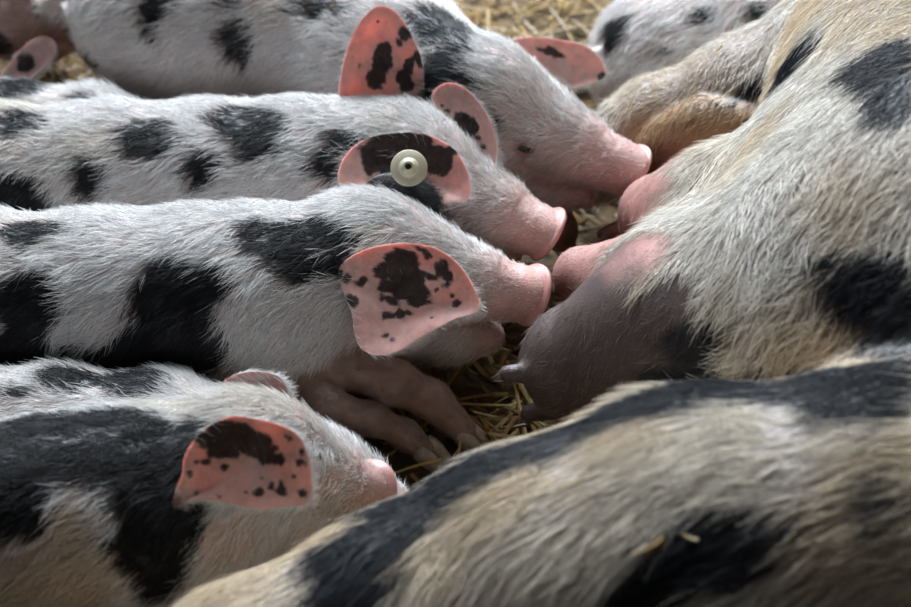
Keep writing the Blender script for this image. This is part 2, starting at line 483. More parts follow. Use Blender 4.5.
def hoof(parent, p, direction, up=(0, 0, 1), s=1.0):
    """One cloven hoof: two blunt claws side by side on the toe."""
    d = unit(direction); side = unit(np.cross(d, up)); u = np.cross(side, d)
    for sx in (-1, 1):
        rings = []; m = 14
        for t, r in ((0, .0075), (.006, .0088), (.014, .0084), (.021, .0062), (.026, .003), (.0275, .0004)):
            c = p + d * t * s + side * sx * (0.0072 - 0.05 * t) * s - u * t * 0.25 * s
            rings.append(np.array([c + (side * math.cos(a) * 0.8 + u * math.sin(a)) * r * s for a in np.linspace(0, 2 * math.pi, m, endpoint=False)]))
        V, F = lathe_like(rings, m); F.append(tuple(range(m))); F.append(tuple(range(len(V) - m, len(V)))[::-1])
        mesh_np('hoof', V, F, M_HOOF, parent)

# ------------------------------------------------------------------ piglets
class Pig: pass
def piglet_shape(spine, cran, snout, s=1.0, roll=0.0, disc_tilt=0.0, legs=(), jaw_drop=0.0):
    """spine: rump to neck as (point, radius)."""
    g = Pig(); b = Body(); g.body = b; g.spine = spine; g.s = s; g.legs = legs; g.dk = 1.0
    f = unit(snout - cran); up0 = np.array([0, 0, 1.0]); sd = unit(np.cross(up0, f)); up = np.cross(f, sd)
    cr, sr = math.cos(math.radians(roll)), math.sin(math.radians(roll))
    up, sd = up * cr + sd * sr, sd * cr - up * sr
    g.f, g.u, g.sd, g.cran = f, up, sd, cran
    L = np.linalg.norm(snout - cran); g.L = L
    def H(x, y, z): return cran + f * x * L + sd * y * s + up * z * s      # x in head lengths, y and z in metres
    g.H = H; R = np.stack([f, sd, up])
    b.chain(spine, 0.035)
    (p0, r0), (p1, r1) = spine[0], spine[1]
    ax = unit(p1 - p0)
    # hams and shoulders, broad sides
    sdir = unit(np.cross([0, 0, 1.0], ax))
    for q in (-1, 1):
        b.ell(p0 + ax * .05 + sdir * q * r0 * .45 - np.array([0, 0, r0 * .2]), np.stack([ax, sdir, [0, 0, 1]]), (r0 * .95, r0 * .6, r0 * .85), .04)
        ps, rs = spine[-2]; a2 = unit(spine[-1][0] - ps); s2 = unit(np.cross([0, 0, 1.0], a2))
        b.ell(ps + s2 * q * rs * .4 - np.array([0, 0, rs * .25]), np.stack([a2, s2, [0, 0, 1]]), (rs * .8, rs * .62, rs * .9), .04)
    # head
    b.cone(spine[-1][0], cran - f * .02 * s, spine[-1][1] * .95, .062 * s, .03)
    b.ell(cran, R, (.074 * s, .060 * s, .064 * s), .03)
    b.cone(H(.10, 0, .012), H(.62, 0, .004), .050 * s, .033 * s, .02)          # forehead to nose bridge
    b.cone(H(.55, 0, -.002), H(1.10, 0, .001), .0375 * s, .0255 * s, .015)         # muzzle
    b.cone(H(.02, 0, -.046), H(.50, 0, -.052 - jaw_drop * .4), .050 * s, .032 * s, .025)
    for q in (-1, 1):
        b.ell(H(.10, q * .034, -.030), R, (.055 * s, .034 * s, .042 * s), .025)  # jowls
        b.ell(H(.36, q * .034, .018), R, (.024 * s, .014 * s, .013 * s), .012)   # brow over the eye
        b.ell(H(.40, q * .034, -.004), R, (.020 * s, .012 * s, .008 * s), .008)   # lower lid
    b.cone(H(.45, 0, -.055 - jaw_drop * .4), H(.80, 0, -.043 - jaw_drop), .027 * s, .0150 * s, .006)   # lower jaw, a crease above it is the mouth
    b.cut(H(.42, -.05, -.038 - jaw_drop * .5), H(.42, .05, -.038 - jaw_drop * .5), .0030, .0030, .005)
    for q in (-1, 1): b.cut(H(.42, q * .040, -.037 - jaw_drop * .4), H(.90, q * .026, -.030 - jaw_drop * .6), .0034, .0034, .005)   # mouth line
    for k in range(3):                                                           # wrinkles behind the disc
        x = .88 - .045 * k
        for a0 in np.linspace(.25, 2.6, 7)[:-1]:
            r = .0315 * s + .0008 * k
            q1 = H(x, math.cos(a0) * r / s, math.sin(a0) * r / s + .001); a1 = a0 + .39; q2 = H(x, math.cos(a1) * r / s, math.sin(a1) * r / s + .001)
            b.cut(q1, q2, .0022, .0022, .004)
    ft = math.radians(disc_tilt); g.disc_n = unit(f * math.cos(ft) - up * math.sin(ft) + sd * .40); g.disc_c = snout
    b.flat(snout, g.disc_n, .055 * s)
    if jaw_drop: b.cone(H(-.10, 0, -.062), H(.60, 0, -.050 - jaw_drop), .046 * s, .022 * s, .03)
    for leg in legs: b.chain(leg, .012)
    # tail
    t0 = p0 - ax * (r0 * .97) + np.array([0, 0, r0 * .35])
    b.chain([(t0 + ax * .02, .012), (t0 - ax * .02, .009), (t0 - ax * .035 + sdir * .015 - np.array([0, 0, .02]), .007), (t0 - ax * .02 + sdir * .03 - np.array([0, 0, .045]), .005)], .008)
    return g

def finish_pig(g, label, h, nhair, blacks, seed, hlen=0.021, white=WHITE, rad=0.00030, hole_spots=(), pinks=(), lean=(.85, .5), cream_holes=False, skin_tone=PINK, bare_px=(), disc_tone=(.60, .31, .28), extra_spots=8, hair_skip=None, group='piglets lying round the sow'):
    V, Q = surface_nets(g.body, h); V = V.astype(np.float32)
    bv = BVHTree.FromPolygons(V.tolist(), Q.tolist())
    N, _ = gradient(g.body, V)
    root = empty('piglet', tuple(np.mean([p for p, r in g.spine], axis=0) * np.array([1, 1, 0])))
    tag(root, label, 'pig', group); g.root = root
    bl = [spot(bv, *b) for b in blacks]; wh = [spot(bv, *b) for b in hole_spots]; pk = [spot(bv, *b) for b in pinks]
    view = rows(V - CAM); away = np.where(np.sum(view * N, axis=1) > 0.25)[0]
    r2 = np.random.default_rng(seed)
    far = away[np.linalg.norm(V[away] - g.cran, axis=1) > .12]
    for i in r2.choice(far, extra_spots):                          # patches on the side turned away
        n = N[i]; e1 = unit(np.cross(n, r2.normal(0, 1, 3))); e2 = np.cross(n, e1); a, c = r2.uniform(.018, .04, 2)
        bl.append((V[i].astype(float), np.stack([e1 / a, e2 / c, n / .03]), min(a, c)))
    def black(p):
        v = patch_value(p, bl, .28, 45, seed)
        if wh: v = np.minimum(v, -patch_value(p, wh, .25, 45, seed + 2))
        return v
    hp = g.H
    def headx(p): return (p - g.cran) @ g.f / g.L
    def bare(p):                                                    # 1 on the snout, 0 on the body
        near = np.linalg.norm(p - (g.cran + g.f * g.L * .5), axis=1) < .16
        return sstep(.50, 1.0, headx(p)) * near
    def legness(p):                                                 # 1 on the lower legs
        d = np.full(len(p), 9.0)
        for leg in g.legs:
            for (a, ra), (b, rb) in zip(leg[:-1], leg[1:]):
                if rb < .03: d = np.minimum(d, sd_cone(p.astype(np.float32), a, b, ra, rb))
        return sstep(.012, .002, d)
    bk = sstep(-.05, .12, black(V))[:, None]; ba = bare(V)[:, None]
    col = np.array(skin_tone) * (1 - bk) + DARKSKIN * bk
    col = col * (1 - ba) + np.array(disc_tone) * np.array([.93, 1.08, 1.05]) * ba
    for q in (-1, 1):
        ek = sstep(.020, .010, np.linalg.norm(V - hp(.385, q * .041, .0065), axis=1))[:, None] * .7; col = col * (1 - ek) + np.array([.20, .10, .08]) * ek
    lg = legness(V)[:, None] * .85; col = col * (1 - lg) + np.array([.21, .125, .095]) * (1 + .5 * vnoise(V * 160, 8))[:, None] * lg
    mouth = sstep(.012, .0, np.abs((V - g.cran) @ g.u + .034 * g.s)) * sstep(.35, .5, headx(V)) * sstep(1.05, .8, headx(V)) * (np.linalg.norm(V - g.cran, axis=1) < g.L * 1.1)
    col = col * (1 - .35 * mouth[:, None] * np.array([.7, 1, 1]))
    body = mesh_np('body', V, Q, M_SKIN, root, col)
    # eyes
    for q in (-1, 1):
        c = hp(.385, q * .0430, .0065); ax = np.stack([g.f, g.sd * q, g.u]); r = np.array([.0120, .0070, .0056]) * g.s
        Ve, Fe = ball(c, ax, r); mesh_np('eye', Ve, Fe, M_EYE, root)
    snout_disc(root, g.disc_c - g.disc_n * .0015, g.disc_n, g.u, g.s * g.dk, disc_tone, g.f)
    # coat
    def dens(p):
        n_ = np.ones(len(p)); w = 1 - .72 * bare(p)
        w *= np.where(p[:, 2] < .02, .25, 1); w *= np.where(p[:, 0] < -.56, .35, 1)
        return w
    P, T, (u, v) = sample_surface(V, Q, nhair, dens)
    Nh = rows(N[T[:, 0]] * (1 - u - v)[:, None] + N[T[:, 1]] * u[:, None] + N[T[:, 2]] * v[:, None])
    md = np.abs((P - g.cran) @ g.u + .034 * g.s); hx = headx(P); onhead = np.linalg.norm(P - g.cran, axis=1) < g.L * 1.1
    drop = onhead & (hx > .42) & (md < .006) & (rng.random(len(P)) < .8)
    for q in (-1, 1): drop |= np.linalg.norm(P - hp(.385, q * .041, .0065), axis=1) < .0115 * g.s
    P, Nh = P[~drop], Nh[~drop]
    if bare_px:
        bsp = [spot(bv, *q) for q in bare_px]; P_b = patch_value(P, bsp, .2, 40, seed + 5); kk = ~((P_b > 0) & (rng.random(len(P)) < .72)); P, Nh = P[kk], Nh[kk]
    if hair_skip is not None:
        k = ~hair_skip(P); P, Nh = P[k], Nh[k]
    pts = np.array([p for p, r in g.spine]); seg = pts[1:] - pts[:-1]
    wgt = []; tot = 0; acc = np.zeros_like(P)
    for a, sg in zip(pts[:-1], seg):
        w = np.exp(-np.sum((P - (a + sg * .5)) ** 2, axis=1) / .012) + 1e-6; acc += w[:, None] * unit(sg); tot = tot + w
    hw = np.exp(-np.sum((P - (g.cran + g.f * .06)) ** 2, axis=1) / .008) * 2; acc += hw[:, None] * g.f
    flow = -rows(acc) * lean[0] + np.array([0, 0, -lean[1]])
    ba = bare(P); bkv = black(P) + rng.normal(0, .07, len(P)) + .10 * fbm(P * 150, 77, 2); k = sstep(-.01, .05, bkv)[:, None]
    ln = hlen * (1 - .62 * ba) * np.where(headx(P) > .1, .75, 1) * (1 + .25 * fbm(P * 30, 3, 2))
    ln = np.where(k[:, 0] > .5, ln * .9, ln)
    lift = 0.22 + .10 * sstep(.1, .5, headx(P))
    rd = np.full(len(P), rad) * (1 - .45 * ba)
    shade = (1 + .10 * fbm(P * 25, 8, 2) + rng.normal(0, .13, len(P)).clip(-.35, .2))[:, None]
    wc = np.tile(white, (len(P), 1)) * shade
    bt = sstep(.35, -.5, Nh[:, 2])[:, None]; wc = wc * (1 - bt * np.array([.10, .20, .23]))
    if cream_holes and wh:
        ch = sstep(-.5, .3, patch_value(P, wh, .25, 45, seed + 2))[:, None]; wc = wc * (1 - ch * np.array([.22, .34, .46]))
    lg = legness(P)[:, None]; wc = wc * (1 - lg) + np.array([.30, .19, .14]) * lg
    ln = ln * (1 - .55 * lg[:, 0]); rd = rd * (1 - .5 * lg[:, 0])
    yel = sstep(.1, .6, fbm(P * 14, 12, 2))[:, None] * .35; wc = wc * (1 - yel * np.array([.0, .1, .28]))
    bc = np.tile(BLACK, (len(P), 1)) * (1 + .5 * rng.random((len(P), 1)))
    col = wc * (1 - k) + bc * k
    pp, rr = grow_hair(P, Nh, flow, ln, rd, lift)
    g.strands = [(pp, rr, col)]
    # lashes over each eye
    for q in (-1, 1):
        m = 110; t = r2.uniform(-1, 1, m); base = np.array([hp(.385, q * .0425, .0125) + g.f * x * .010 * g.s for x in t])
        nn = np.tile(g.sd * q, (m, 1)); fl = np.tile(-g.u * .55 - g.f * .35 + g.sd * q * .3, (m, 1))
        a, b2 = grow_hair(base, nn, fl, np.full(m, .013), np.full(m, .00022), 0.55)
        lc = np.tile(np.array([.75, .72, .68]), (m, 1)); lc[r2.random(m) < .2] = [.03, .03, .03]
        g.strands.append((a, b2, lc))
    g.bv = bv; g.V, g.Q, g.N = V, Q, N
    return g
def coat(g): return hair_object('coat', g.strands, g.root)
def generic_ear(g, q, seed, blot=(), back=False):
    base = g.H(-.05, q * .050, .012 if back else .030); out = unit(g.sd * q * .75 + g.f * .75 - g.u * .55); out = unit(g.sd * q * .16 - g.f * .95 - g.u * .22) if back else out; wide = unit(np.cross(out, g.u))
    pts = []
    for t, w in ((0, -.022), (.03, -.036), (.07, -.034), (.098, -.014), (.104, .004), (.095, .020), (.065, .036), (.03, .034), (0, .022)):
        pts.append(base + out * t + wide * w)
    o, st = build_ear(g.root, pts, .008, blot, base_dir=out, seed=seed); g.strands += st
    return o
def px_ear(g, pts, d0, gx, gy, dish, blot, base_dir, seed, **kw):
    c = kw.pop('cpx', None)
    ol = px_outline(pts, d0, gx, gy)
    if c is not None:
        m = np.asarray(pts, float).mean(axis=0); kw['center'] = D(c[0], c[1], d0 + gx * (c[0] - m[0]) / 1e6 + gy * (c[1] - m[1]) / 1e6)
    bd = base_dir[0] * RIGHT - base_dir[1] * UP
    o, st = build_ear(g.root, ol, dish, blot, base_dir=bd, seed=seed, **kw); g.strands += st
    return o

# ------------------------------------------------------------------ the setting: trodden earth floor under straw
def floor_mat():
    m, nt, b = new_mat('straw_strewn_earth')
    tc = nt.nodes.new('ShaderNodeTexCoord'); n1 = nt.nodes.new('ShaderNodeTexNoise'); n1.inputs['Scale'].default_value = 30; n1.inputs['Detail'].default_value = 6
    nt.links.new(tc.outputs['Object'], n1.inputs['Vector'])
    r = nt.nodes.new('ShaderNodeValToRGB'); r.color_ramp.elements[0].position = .35; r.color_ramp.elements[1].position = .7
    r.color_ramp.elements[0].color = (0.05, 0.033, 0.018, 1); r.color_ramp.elements[1].color = (0.22, 0.14, 0.06, 1)
    nt.links.new(n1.outputs['Fac'], r.inputs[0]); nt.links.new(r.outputs[0], b.inputs['Base Color']); b.inputs['Roughness'].default_value = .9
    bump(nt, b, n1.outputs['Fac'], .8, .01); return m
gx, gy = np.meshgrid(np.linspace(-1.6, 1.6, 81), np.linspace(-1.4, 2.4, 96), indexing='ij')
gz = fbm(np.c_[gx.ravel() * 6, gy.ravel() * 6, gx.ravel() * 0], 2) * .004 - .004
GV = np.c_[gx.ravel(), gy.ravel(), gz]; ii = np.arange(81 * 96).reshape(81, 96)
GF = np.stack([ii[:-1, :-1], ii[1:, :-1], ii[1:, 1:], ii[:-1, 1:]], -1).reshape(-1, 4)
FLOOR = tag(mesh_np('floor', GV, GF, floor_mat()), 'straw-covered earth floor of the pig pen', None, None, 'structure')

# ------------------------------------------------------------------ shapes of all the animals
def S(*rows_): return [(Z(x, y, z), r) for x, y, z, r in rows_]
# C: the white-faced one in the middle with the big blotched ear
C_ = piglet_shape(S((-130, 300, .105, .082), (-20, 300, .110, .088), (100, 303, .112, .092), (200, 300, .115, .094), (285, 296, .122, .090), (335, 280, .138, .074)),
    Z(378, 262, .152), Z(531, 296, .127), 1.06, 0, 25, jaw_drop=.020,
    legs=[S((300, 372, .078, .030), (330, 408, .068, .0185), (372, 419, .058, .0155), (406, 434, .036, .0135), (424, 450, .022, .0125)),
          S((345, 362, .085, .030), (394, 382, .074, .022), (432, 400, .048, .0190), (463, 431, .018, .0155))])
# B: behind C, wears the ear tag
B_ = piglet_shape(S((-120, 186, .112, .080), (0, 187, .117, .087), (110, 186, .118, .089), (210, 184, .120, .089), (310, 180, .132, .086), (365, 170, .150, .074)),
    Z(414, 170, .162), Z(547, 235, .130), 1.02, 0, 27,
    legs=[S((330, 240, .07, .034), (350, 268, .03, .02), (375, 276, .018, .016))])
# A: the far one, taller, reaching for the topmost teat
A_ = piglet_shape(S((150, 16, .165, .096), (230, 16, .168, .100), (320, 26, .175, .096), (385, 55, .182, .088), (425, 77, .188, .074)),
    Z(483, 105, .188), Z(628, 171, .145), 1.10, 0, 36, jaw_drop=.006,
    legs=[S((395, 120, .12, .045), (420, 170, .06, .028), (425, 195, .014, .018)), S((470, 130, .13, .04), (545, 190, .09, .024), (560, 230, .045, .019), (563, 246, .014, .016)),
          S((180, 60, .10, .05), (170, 110, .05, .025), (175, 128, .014, .018))])
A_.dk = .95
# D: dark-backed one lying in front
D_ = piglet_shape(S((-130, 560, .105, .083), (-40, 545, .115, .096), (60, 530, .120, .100), (150, 512, .130, .092), (205, 488, .143, .076)),
    Z(258, 464, .152), Z(372, 491, .088), .94, 0, 8,
    legs=[S((110, 580, .07, .045), (150, 600, .03, .026), (190, 600, .018, .017))])
# E: low one squeezed between C and D
E_ = piglet_shape(S((-130, 430, .070, .058), (-40, 433, .072, .062), (60, 435, .072, .063), (160, 442, .070, .061), (240, 452, .070, .055)),
    Z(316, 486, .062), Z(422, 530, .045), .86, 0, 5)
# G: sleeping between B and A
G_ = piglet_shape(S((-60, 131, .103, .050), (20, 132, .105, .052), (90, 136, .103, .050), (150, 147, .092, .044)), Z(215, 160, .085), Z(330, 190, .060), .80, 0, 0)
# F: beyond A's rump
F_ = piglet_shape(S((-330, 0, .12, .085), (-230, -8, .125, .092), (-120, -14, .13, .090), (-50, -18, .14, .080)), Z(4, -12, .15), Z(110, 20, .10), 1.0, 0, 0)
# H: beyond the sow's foreleg
H_ = piglet_shape(S((668, 62, .115, .098), (740, 45, .12, .108), (840, 15, .12, .104), (920, -10, .12, .092), (960, -20, .125, .08)), Z(1010, -35, .125), Z(1150, -70, .07), 1.0, 0, 0)

SOW = Body()
SOW.ell(Z(1020, 190, .23), np.stack([unit([.12, 1, 0]), unit([1, -.12, 0]), [0, 0, 1]]), (.50, .26, .25), .05)
SOW.cone(Z(1000, 20, .22), Z(1010, 330, .24), .22, .25, .08)
SOW.cone(Z(1010, 330, .24), Z(1090, 500, .22), .25, .21, .08)
SOW.chain([(Z(835, 215, .24), .12), (Z(722, 222, .165), .074), (Z(658, 214, .130), .045)], .05)     # udder lobes
SOW.chain([(Z(840, 280, .26), .14), (Z(710, 300, .16), .088), (Z(583, 276, .125), .033)], .045)
SOW.chain([(Z(840, 330, .24), .15), (Z(690, 340, .17), .105), (Z(580, 362, .118), .062)], .045)
SOW.cone(Z(548, 371, .128), Z(508, 374, .122), .0125, .0090, .008)                                  # teats
SOW.cone(Z(560, 405, .06), Z(528, 414, .05), .014, .0085, .010)
SOW.cone(Z(640, 222, .10), Z(603, 234, .075), .013, .0075, .010)
SOW.chain([(Z(940, 70, .26), .11), (Z(850, 68, .235), .088), (Z(750, 98, .19), .066), (Z(660, 124, .145), .048), (Z(585, 155, .10), .034)], .04)   # upper foreleg
SOW.chain([(Z(790, 128, .20), .035), (Z(704, 128, .190), .036), (Z(645, 150, .130), .031), (Z(590, 180, .06), .026)], .006)   # lower foreleg
HIND = [(Z(1060, 545, .25), .165), (Z(900, 548, .245), .148), (Z(700, 574, .222), .150), (Z(560, 612, .190), .139), (Z(430, 658, .160), .124), (Z(290, 712, .130), .112), (Z(150, 764, .102), .100), (Z(20, 820, .07), .060)]
SOW.chain(HIND, .035)  # hind leg and thigh
SOW.chain([(Z(1010, 20, .22), .2), (Z(1080, -160, .19), .17), (Z(1060, -300, .17), .14)], .08)      # neck and head beyond the frame
SOW.cone(Z(1060, -300, .17), Z(960, -400, .10), .13, .07, .06)

def carve(b, *others): b.carve = list(others)
carve(B_.body, C_.body); carve(A_.body, B_.body, C_.body); carve(D_.body); carve(E_.body, C_.body, D_.body)
carve(G_.body, B_.body, A_.body); carve(F_.body, A_.body, G_.body); carve(H_.body, A_.body)
carve(SOW, A_.body, B_.body, C_.body, D_.body, E_.body, H_.body)

# ------------------------------------------------------------------ straw on the floor
def straw_mat():
    m, nt, b = new_mat('dry_straw')
    a = attr_node(nt, 'pigment'); oi = nt.nodes.new('ShaderNodeObjectInfo')
    c, n = mul_noise(nt, a.outputs['Color'], 55, .7, 1.15)
    nt.links.new(c, b.inputs['Base Color']); b.inputs['Roughness'].default_value = .5; b.inputs['Specular IOR Level'].default_value = .4
    return m
M_STRAW = straw_mat()
STRAW_COLS = np.array([[.27, .155, .04], [.32, .20, .06], [.19, .11, .025], [.37, .26, .10], [.12, .07, .02]])
def stalk_arrays(n, length, width, centre, yaw, pitch, bendv, col, K=4):
    """n flat hollow-looking stalks with four sides, bent along their length."""
    t = np.linspace(-.5, .5, K); V = np.empty((n, K, 4, 3), np.float32)
    dx = np.stack([np.cos(yaw) * np.cos(pitch), np.sin(yaw) * np.cos(pitch), np.sin(pitch)], 1)
    sd = np.stack([-np.sin(yaw), np.cos(yaw), np.zeros(n)], 1); up = np.cross(dx, sd)
    for k in range(K):
        p = centre + dx * (length * t[k])[:, None] + sd * (bendv * (t[k] ** 2) * length)[:, None] + up * (.3 * bendv * t[k] ** 2 * length)[:, None]
        w = width * (1 - .25 * abs(t[k]))
        for q, (a, b) in enumerate(((1, 0), (0, .55), (-1, 0), (0, -.55))): V[:, k, q] = p + sd * (a * w)[:, None] * .5 + up * (b * w)[:, None] * .5
    f = []
    for k in range(K - 1):
        for q in range(4): f.append([k * 4 + q, k * 4 + (q + 1) % 4, (k + 1) * 4 + (q + 1) % 4, (k + 1) * 4 + q])
    f.append([3, 2, 1, 0]); e = (K - 1) * 4; f.append([e, e + 1, e + 2, e + 3])
    F = (np.array(f)[None] + (np.arange(n) * K * 4)[:, None, None]).reshape(-1, 4)
    C = np.repeat(col, K * 4, axis=0)
    return V.reshape(-1, 3), F, C
# loose bedding nobody could count
n = 15000
cx = rng.uniform(-1.1, 1.1, n); cy = rng.uniform(-.55, 1.9, n); cz = np.abs(rng.normal(0, .010, n)) + .001
ANIMALS = [q.body for q in (A_, B_, C_, D_, E_, F_, G_, H_)] + [SOW]
def clear_of_animals(P, m):
    ok = np.ones(len(P), bool)
    for b in ANIMALS:
        near = np.where(np.all((P > b.lo - .05) & (P < b.hi + .05), axis=1))[0]
        if len(near): ok[near] &= b.raw(np.asarray(P[near], np.float32)) > m
    return ok
PT = np.c_[cx, cy, cz]; kp = clear_of_animals(PT, .032); cx, cy, cz = cx[kp], cy[kp], cz[kp]; n = len(cx)
V, F, C = stalk_arrays(n, rng.uniform(.015, .075, n), rng.uniform(.0020, .0072, n), np.c_[cx, cy, cz], rng.uniform(0, 6.28, n), rng.normal(0, .16, n), rng.normal(0, .5, n), STRAW_COLS[rng.integers(0, 5, n)] * rng.uniform(.7, 1.15, (n, 1)))
tag(mesh_np('straw_bedding', V, F, M_STRAW, None, C, False), 'loose golden straw bedding strewn over the pen floor', 'straw', None, 'stuff')
# the stalks that show singly, each one a piece of the floor
protos = []
for k in range(8):
    V, F, C = stalk_arrays(1, np.array([.055 + .008 * k]), np.array([.0042 + .0005 * (k % 4)]), np.zeros((1, 3)), np.zeros(1), np.zeros(1), np.array([.35 * math.sin(k * 2.1)]), STRAW_COLS[[k % 5]], 6)
    o = mesh_np('straw_stalk', V, F, M_STRAW, FLOOR, C, False); protos.append(o)
def floor_spots():
    out = []
    for _ in range(150): out.append(Z(rng.uniform(395, 665), rng.uniform(-4, 80), .022 + rng.uniform(0, .012)))
    for _ in range(60): out.append(Z(rng.uniform(395, 540), rng.uniform(385, 470), .012 + rng.uniform(0, .010)))
    for _ in range(24): out.append(Z(rng.uniform(15, 105), rng.uniform(40, 90), .020 + rng.uniform(0, .01)))
    out = np.array(out); return out[clear_of_animals(out, .012)]
for i, p in enumerate(floor_spots()):
    if i < len(protos): o = protos[i]
    else: o = protos[i % len(protos)].copy(); scene.collection.objects.link(o)
    o.location = p; o.rotation_euler = (rng.normal(0, .3), rng.normal(0, .15), rng.uniform(0, 6.28))

# ------------------------------------------------------------------ the sow
SV, SQ = surface_nets(SOW, .0065); SV = SV.astype(np.float32); SN, _ = gradient(SOW, SV)
sbv = BVHTree.FromPolygons(SV.tolist(), SQ.tolist())
sow = empty('sow', tuple(Z(900, 330, 0))); tag(sow, 'huge cream and black haired sow lying on her side with bare pink udder', 'pig')
def sp(*l): return [spot(sbv, *q) for q in l]
def edge(x, off):                                 # a little below the upper edge of the thigh
    for y in range(330, 606):
        h = tangent_hit(sbv, x, y)
        if h is not None and depth(np.array(h[0])) < 1.85: return y + off
    return 600
s_black = sp(*[(x, edge(x, 10), rx, ry, a, 2.5) for x, rx, ry, a in ((700, 60, 14, -10), (640, 50, 14, -14), (580, 50, 15, -20), (520, 50, 18, -25), (465, 46, 22, -30), (420, 40, 28, -35))],
    *[(x, edge(x, 30), rx, ry, a, 2.0) for x, rx, ry, a in ((380, 40, 36, -40), (352, 30, 46, -60))],
    (900, 369, 50, 14, 0, 1.2), (845, 371, 50, 12, 0, 1.2), (790, 375, 45, 10, -4, 1.2), (900, 388, 50, 26, 0, 1.6), (850, 388, 60, 26, -3, 1.6), (785, 386, 56, 18, -4, 1.6), (735, 384, 50, 14, -6, 2),
    (345, 575, 30, 40),(868, 285, 55, 42, -10), (900, 320, 40, 42), (830, 262, 22, 14), (694, 352, 36, 26, 20), (668, 380, 40, 18), (716, 330, 14, 12), (905, 310, 40, 46), (797, 58, 36, 15, -38), (760, 84, 26, 10, -38), (892, 62, 44, 26, -32), (900, 92, 34, 26, -20),
    (355, 600, 36, 30), (735, 540, 74, 40, -8), (670, 590, 66, 36), (912, 510, 16, 40))
s_pink = sp((622, 205, 32, 46, 10, 2.5), (570, 268, 46, 34, -15, 2.5), (620, 258, 50, 26, -15, 2), (640, 190, 40, 18, -20, 2), (490, 604, 60, 16, 0))
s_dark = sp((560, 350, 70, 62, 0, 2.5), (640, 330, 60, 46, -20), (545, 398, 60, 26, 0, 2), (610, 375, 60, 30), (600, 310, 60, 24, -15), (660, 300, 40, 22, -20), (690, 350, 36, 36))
s_short = sp((620, 112, 50, 24, -30), (680, 80, 60, 26, -30), (740, 50, 50, 24, -30))
s_tan = sp((680, 125, 70, 34, -20), (620, 160, 60, 30, -20))
def lobe(p, a, b, r0, r1): return 1 - (sd_cone(np.asarray(p, np.float32), a, b, 0, 0)) / r0
LOBES = [(Z(650, 218, .12), Z(690, 215, .15), .080, 0), (Z(575, 276, .12), Z(655, 262, .15), .066, 0)]
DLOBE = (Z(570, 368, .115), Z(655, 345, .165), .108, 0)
def sow_masks(p):
    a, b, c, d = sow_masks0(p); w = .3 * fbm(p * 28, 56)
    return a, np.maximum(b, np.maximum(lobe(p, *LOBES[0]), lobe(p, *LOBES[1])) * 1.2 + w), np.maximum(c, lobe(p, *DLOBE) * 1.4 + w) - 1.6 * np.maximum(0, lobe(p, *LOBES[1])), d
def sow_masks0(p):
    return patch_value(p, s_black, .32, 30, 51), patch_value(p, s_pink, .3, 28, 52), patch_value(p, s_dark, .25, 28, 53), patch_value(p, s_tan, .2, 28, 54)
mb, mp, md, mt = sow_masks(SV)
col = np.tile(np.array([.22, .165, .135]), (len(SV), 1)) * (1 + .1 * fbm(SV * 20, 3))[:, None]
def lay(col, m, c, lo=-.15, hi=.3):
    k = sstep(lo, hi, m)[:, None]; return col * (1 - k) + np.array(c) * k
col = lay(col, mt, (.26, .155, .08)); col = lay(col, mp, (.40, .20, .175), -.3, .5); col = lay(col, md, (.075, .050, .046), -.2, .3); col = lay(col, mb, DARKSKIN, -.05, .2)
mesh_np('body', SV, SQ, M_SKIN, sow, col)
def guides(*l):
    out = []
    for x, y, dx, dy in l:
        h = tangent_hit(sbv, x, y)
        if h is not None: out.append((np.array(h[0]), unit(dx * RIGHT - dy * UP - .0 * FWD), np.array(h[1])))
    return out
G3 = guides((700, 170, -.5, .85), (640, 200, -.75, .5), (780, 170, -.35, .9), (860, 140, -.3, .9), (890, 200, -.45, .8), (760, 240, -.45, .9), (690, 250, -.6, .75), (700, 310, -.7, .7), (650, 300, -.8, .5),
    (580, 350, -.75, .6), (560, 280, -.9, .2), (640, 350, -.8, .6), (730, 340, -.95, .3), (800, 320, -.75, .6), (870, 280, -.8, .55), (900, 330, -.9, .4), (690, 378, -1, .15),
    (720, 60, -.7, .7), (650, 95, -.8, .5), (800, 30, -.75, .65), (880, 50, -.8, .55), (680, 125, -.8, .45), (780, 75, -.8, .55), (850, 100, -.6, .7),
    (860, 400, -1, .12), (760, 420, -1, .22), (640, 430, -.9, .42), (540, 460, -.8, .55), (450, 510, -.65, .75), (370, 540, -.5, .85), (280, 570, -.55, .8), (220, 590, -.6, .8), (880, 480, -1, .25), (780, 480, -.95, .35),
    (680, 500, -.85, .5), (580, 530, -.7, .7), (500, 570, -.55, .8), (700, 570, -.9, .45), (800, 560, -.95, .35), (890, 570, -.95, .35), (420, 590, -.4, .9))
gp = np.array([q[0] for q in G3]); gd = np.array([q[1] for q in G3]); gn = np.array([q[2] for q in G3])
def sow_flow(P, N):
    out = np.zeros_like(P)
    for a in range(0, len(P), 40000):
        p, n = P[a:a + 40000], N[a:a + 40000]
        d2 = ((p[:, None, :] - gp[None]) ** 2).sum(-1) + .02 * (1 - n @ gn.T) + 1e-4
        w = 1 / d2 ** 2; out[a:a + 40000] = (w @ gd) / w.sum(1, keepdims=True)
    return out
def haunch_k(P):
    d = np.full(len(P), 9.0)
    for (a, ra), (b, rb) in zip(HIND[:-1], HIND[1:]): d = np.minimum(d, sd_cone(np.asarray(P, np.float32), a, b, ra, rb))
    return sstep(.030, .006, d)
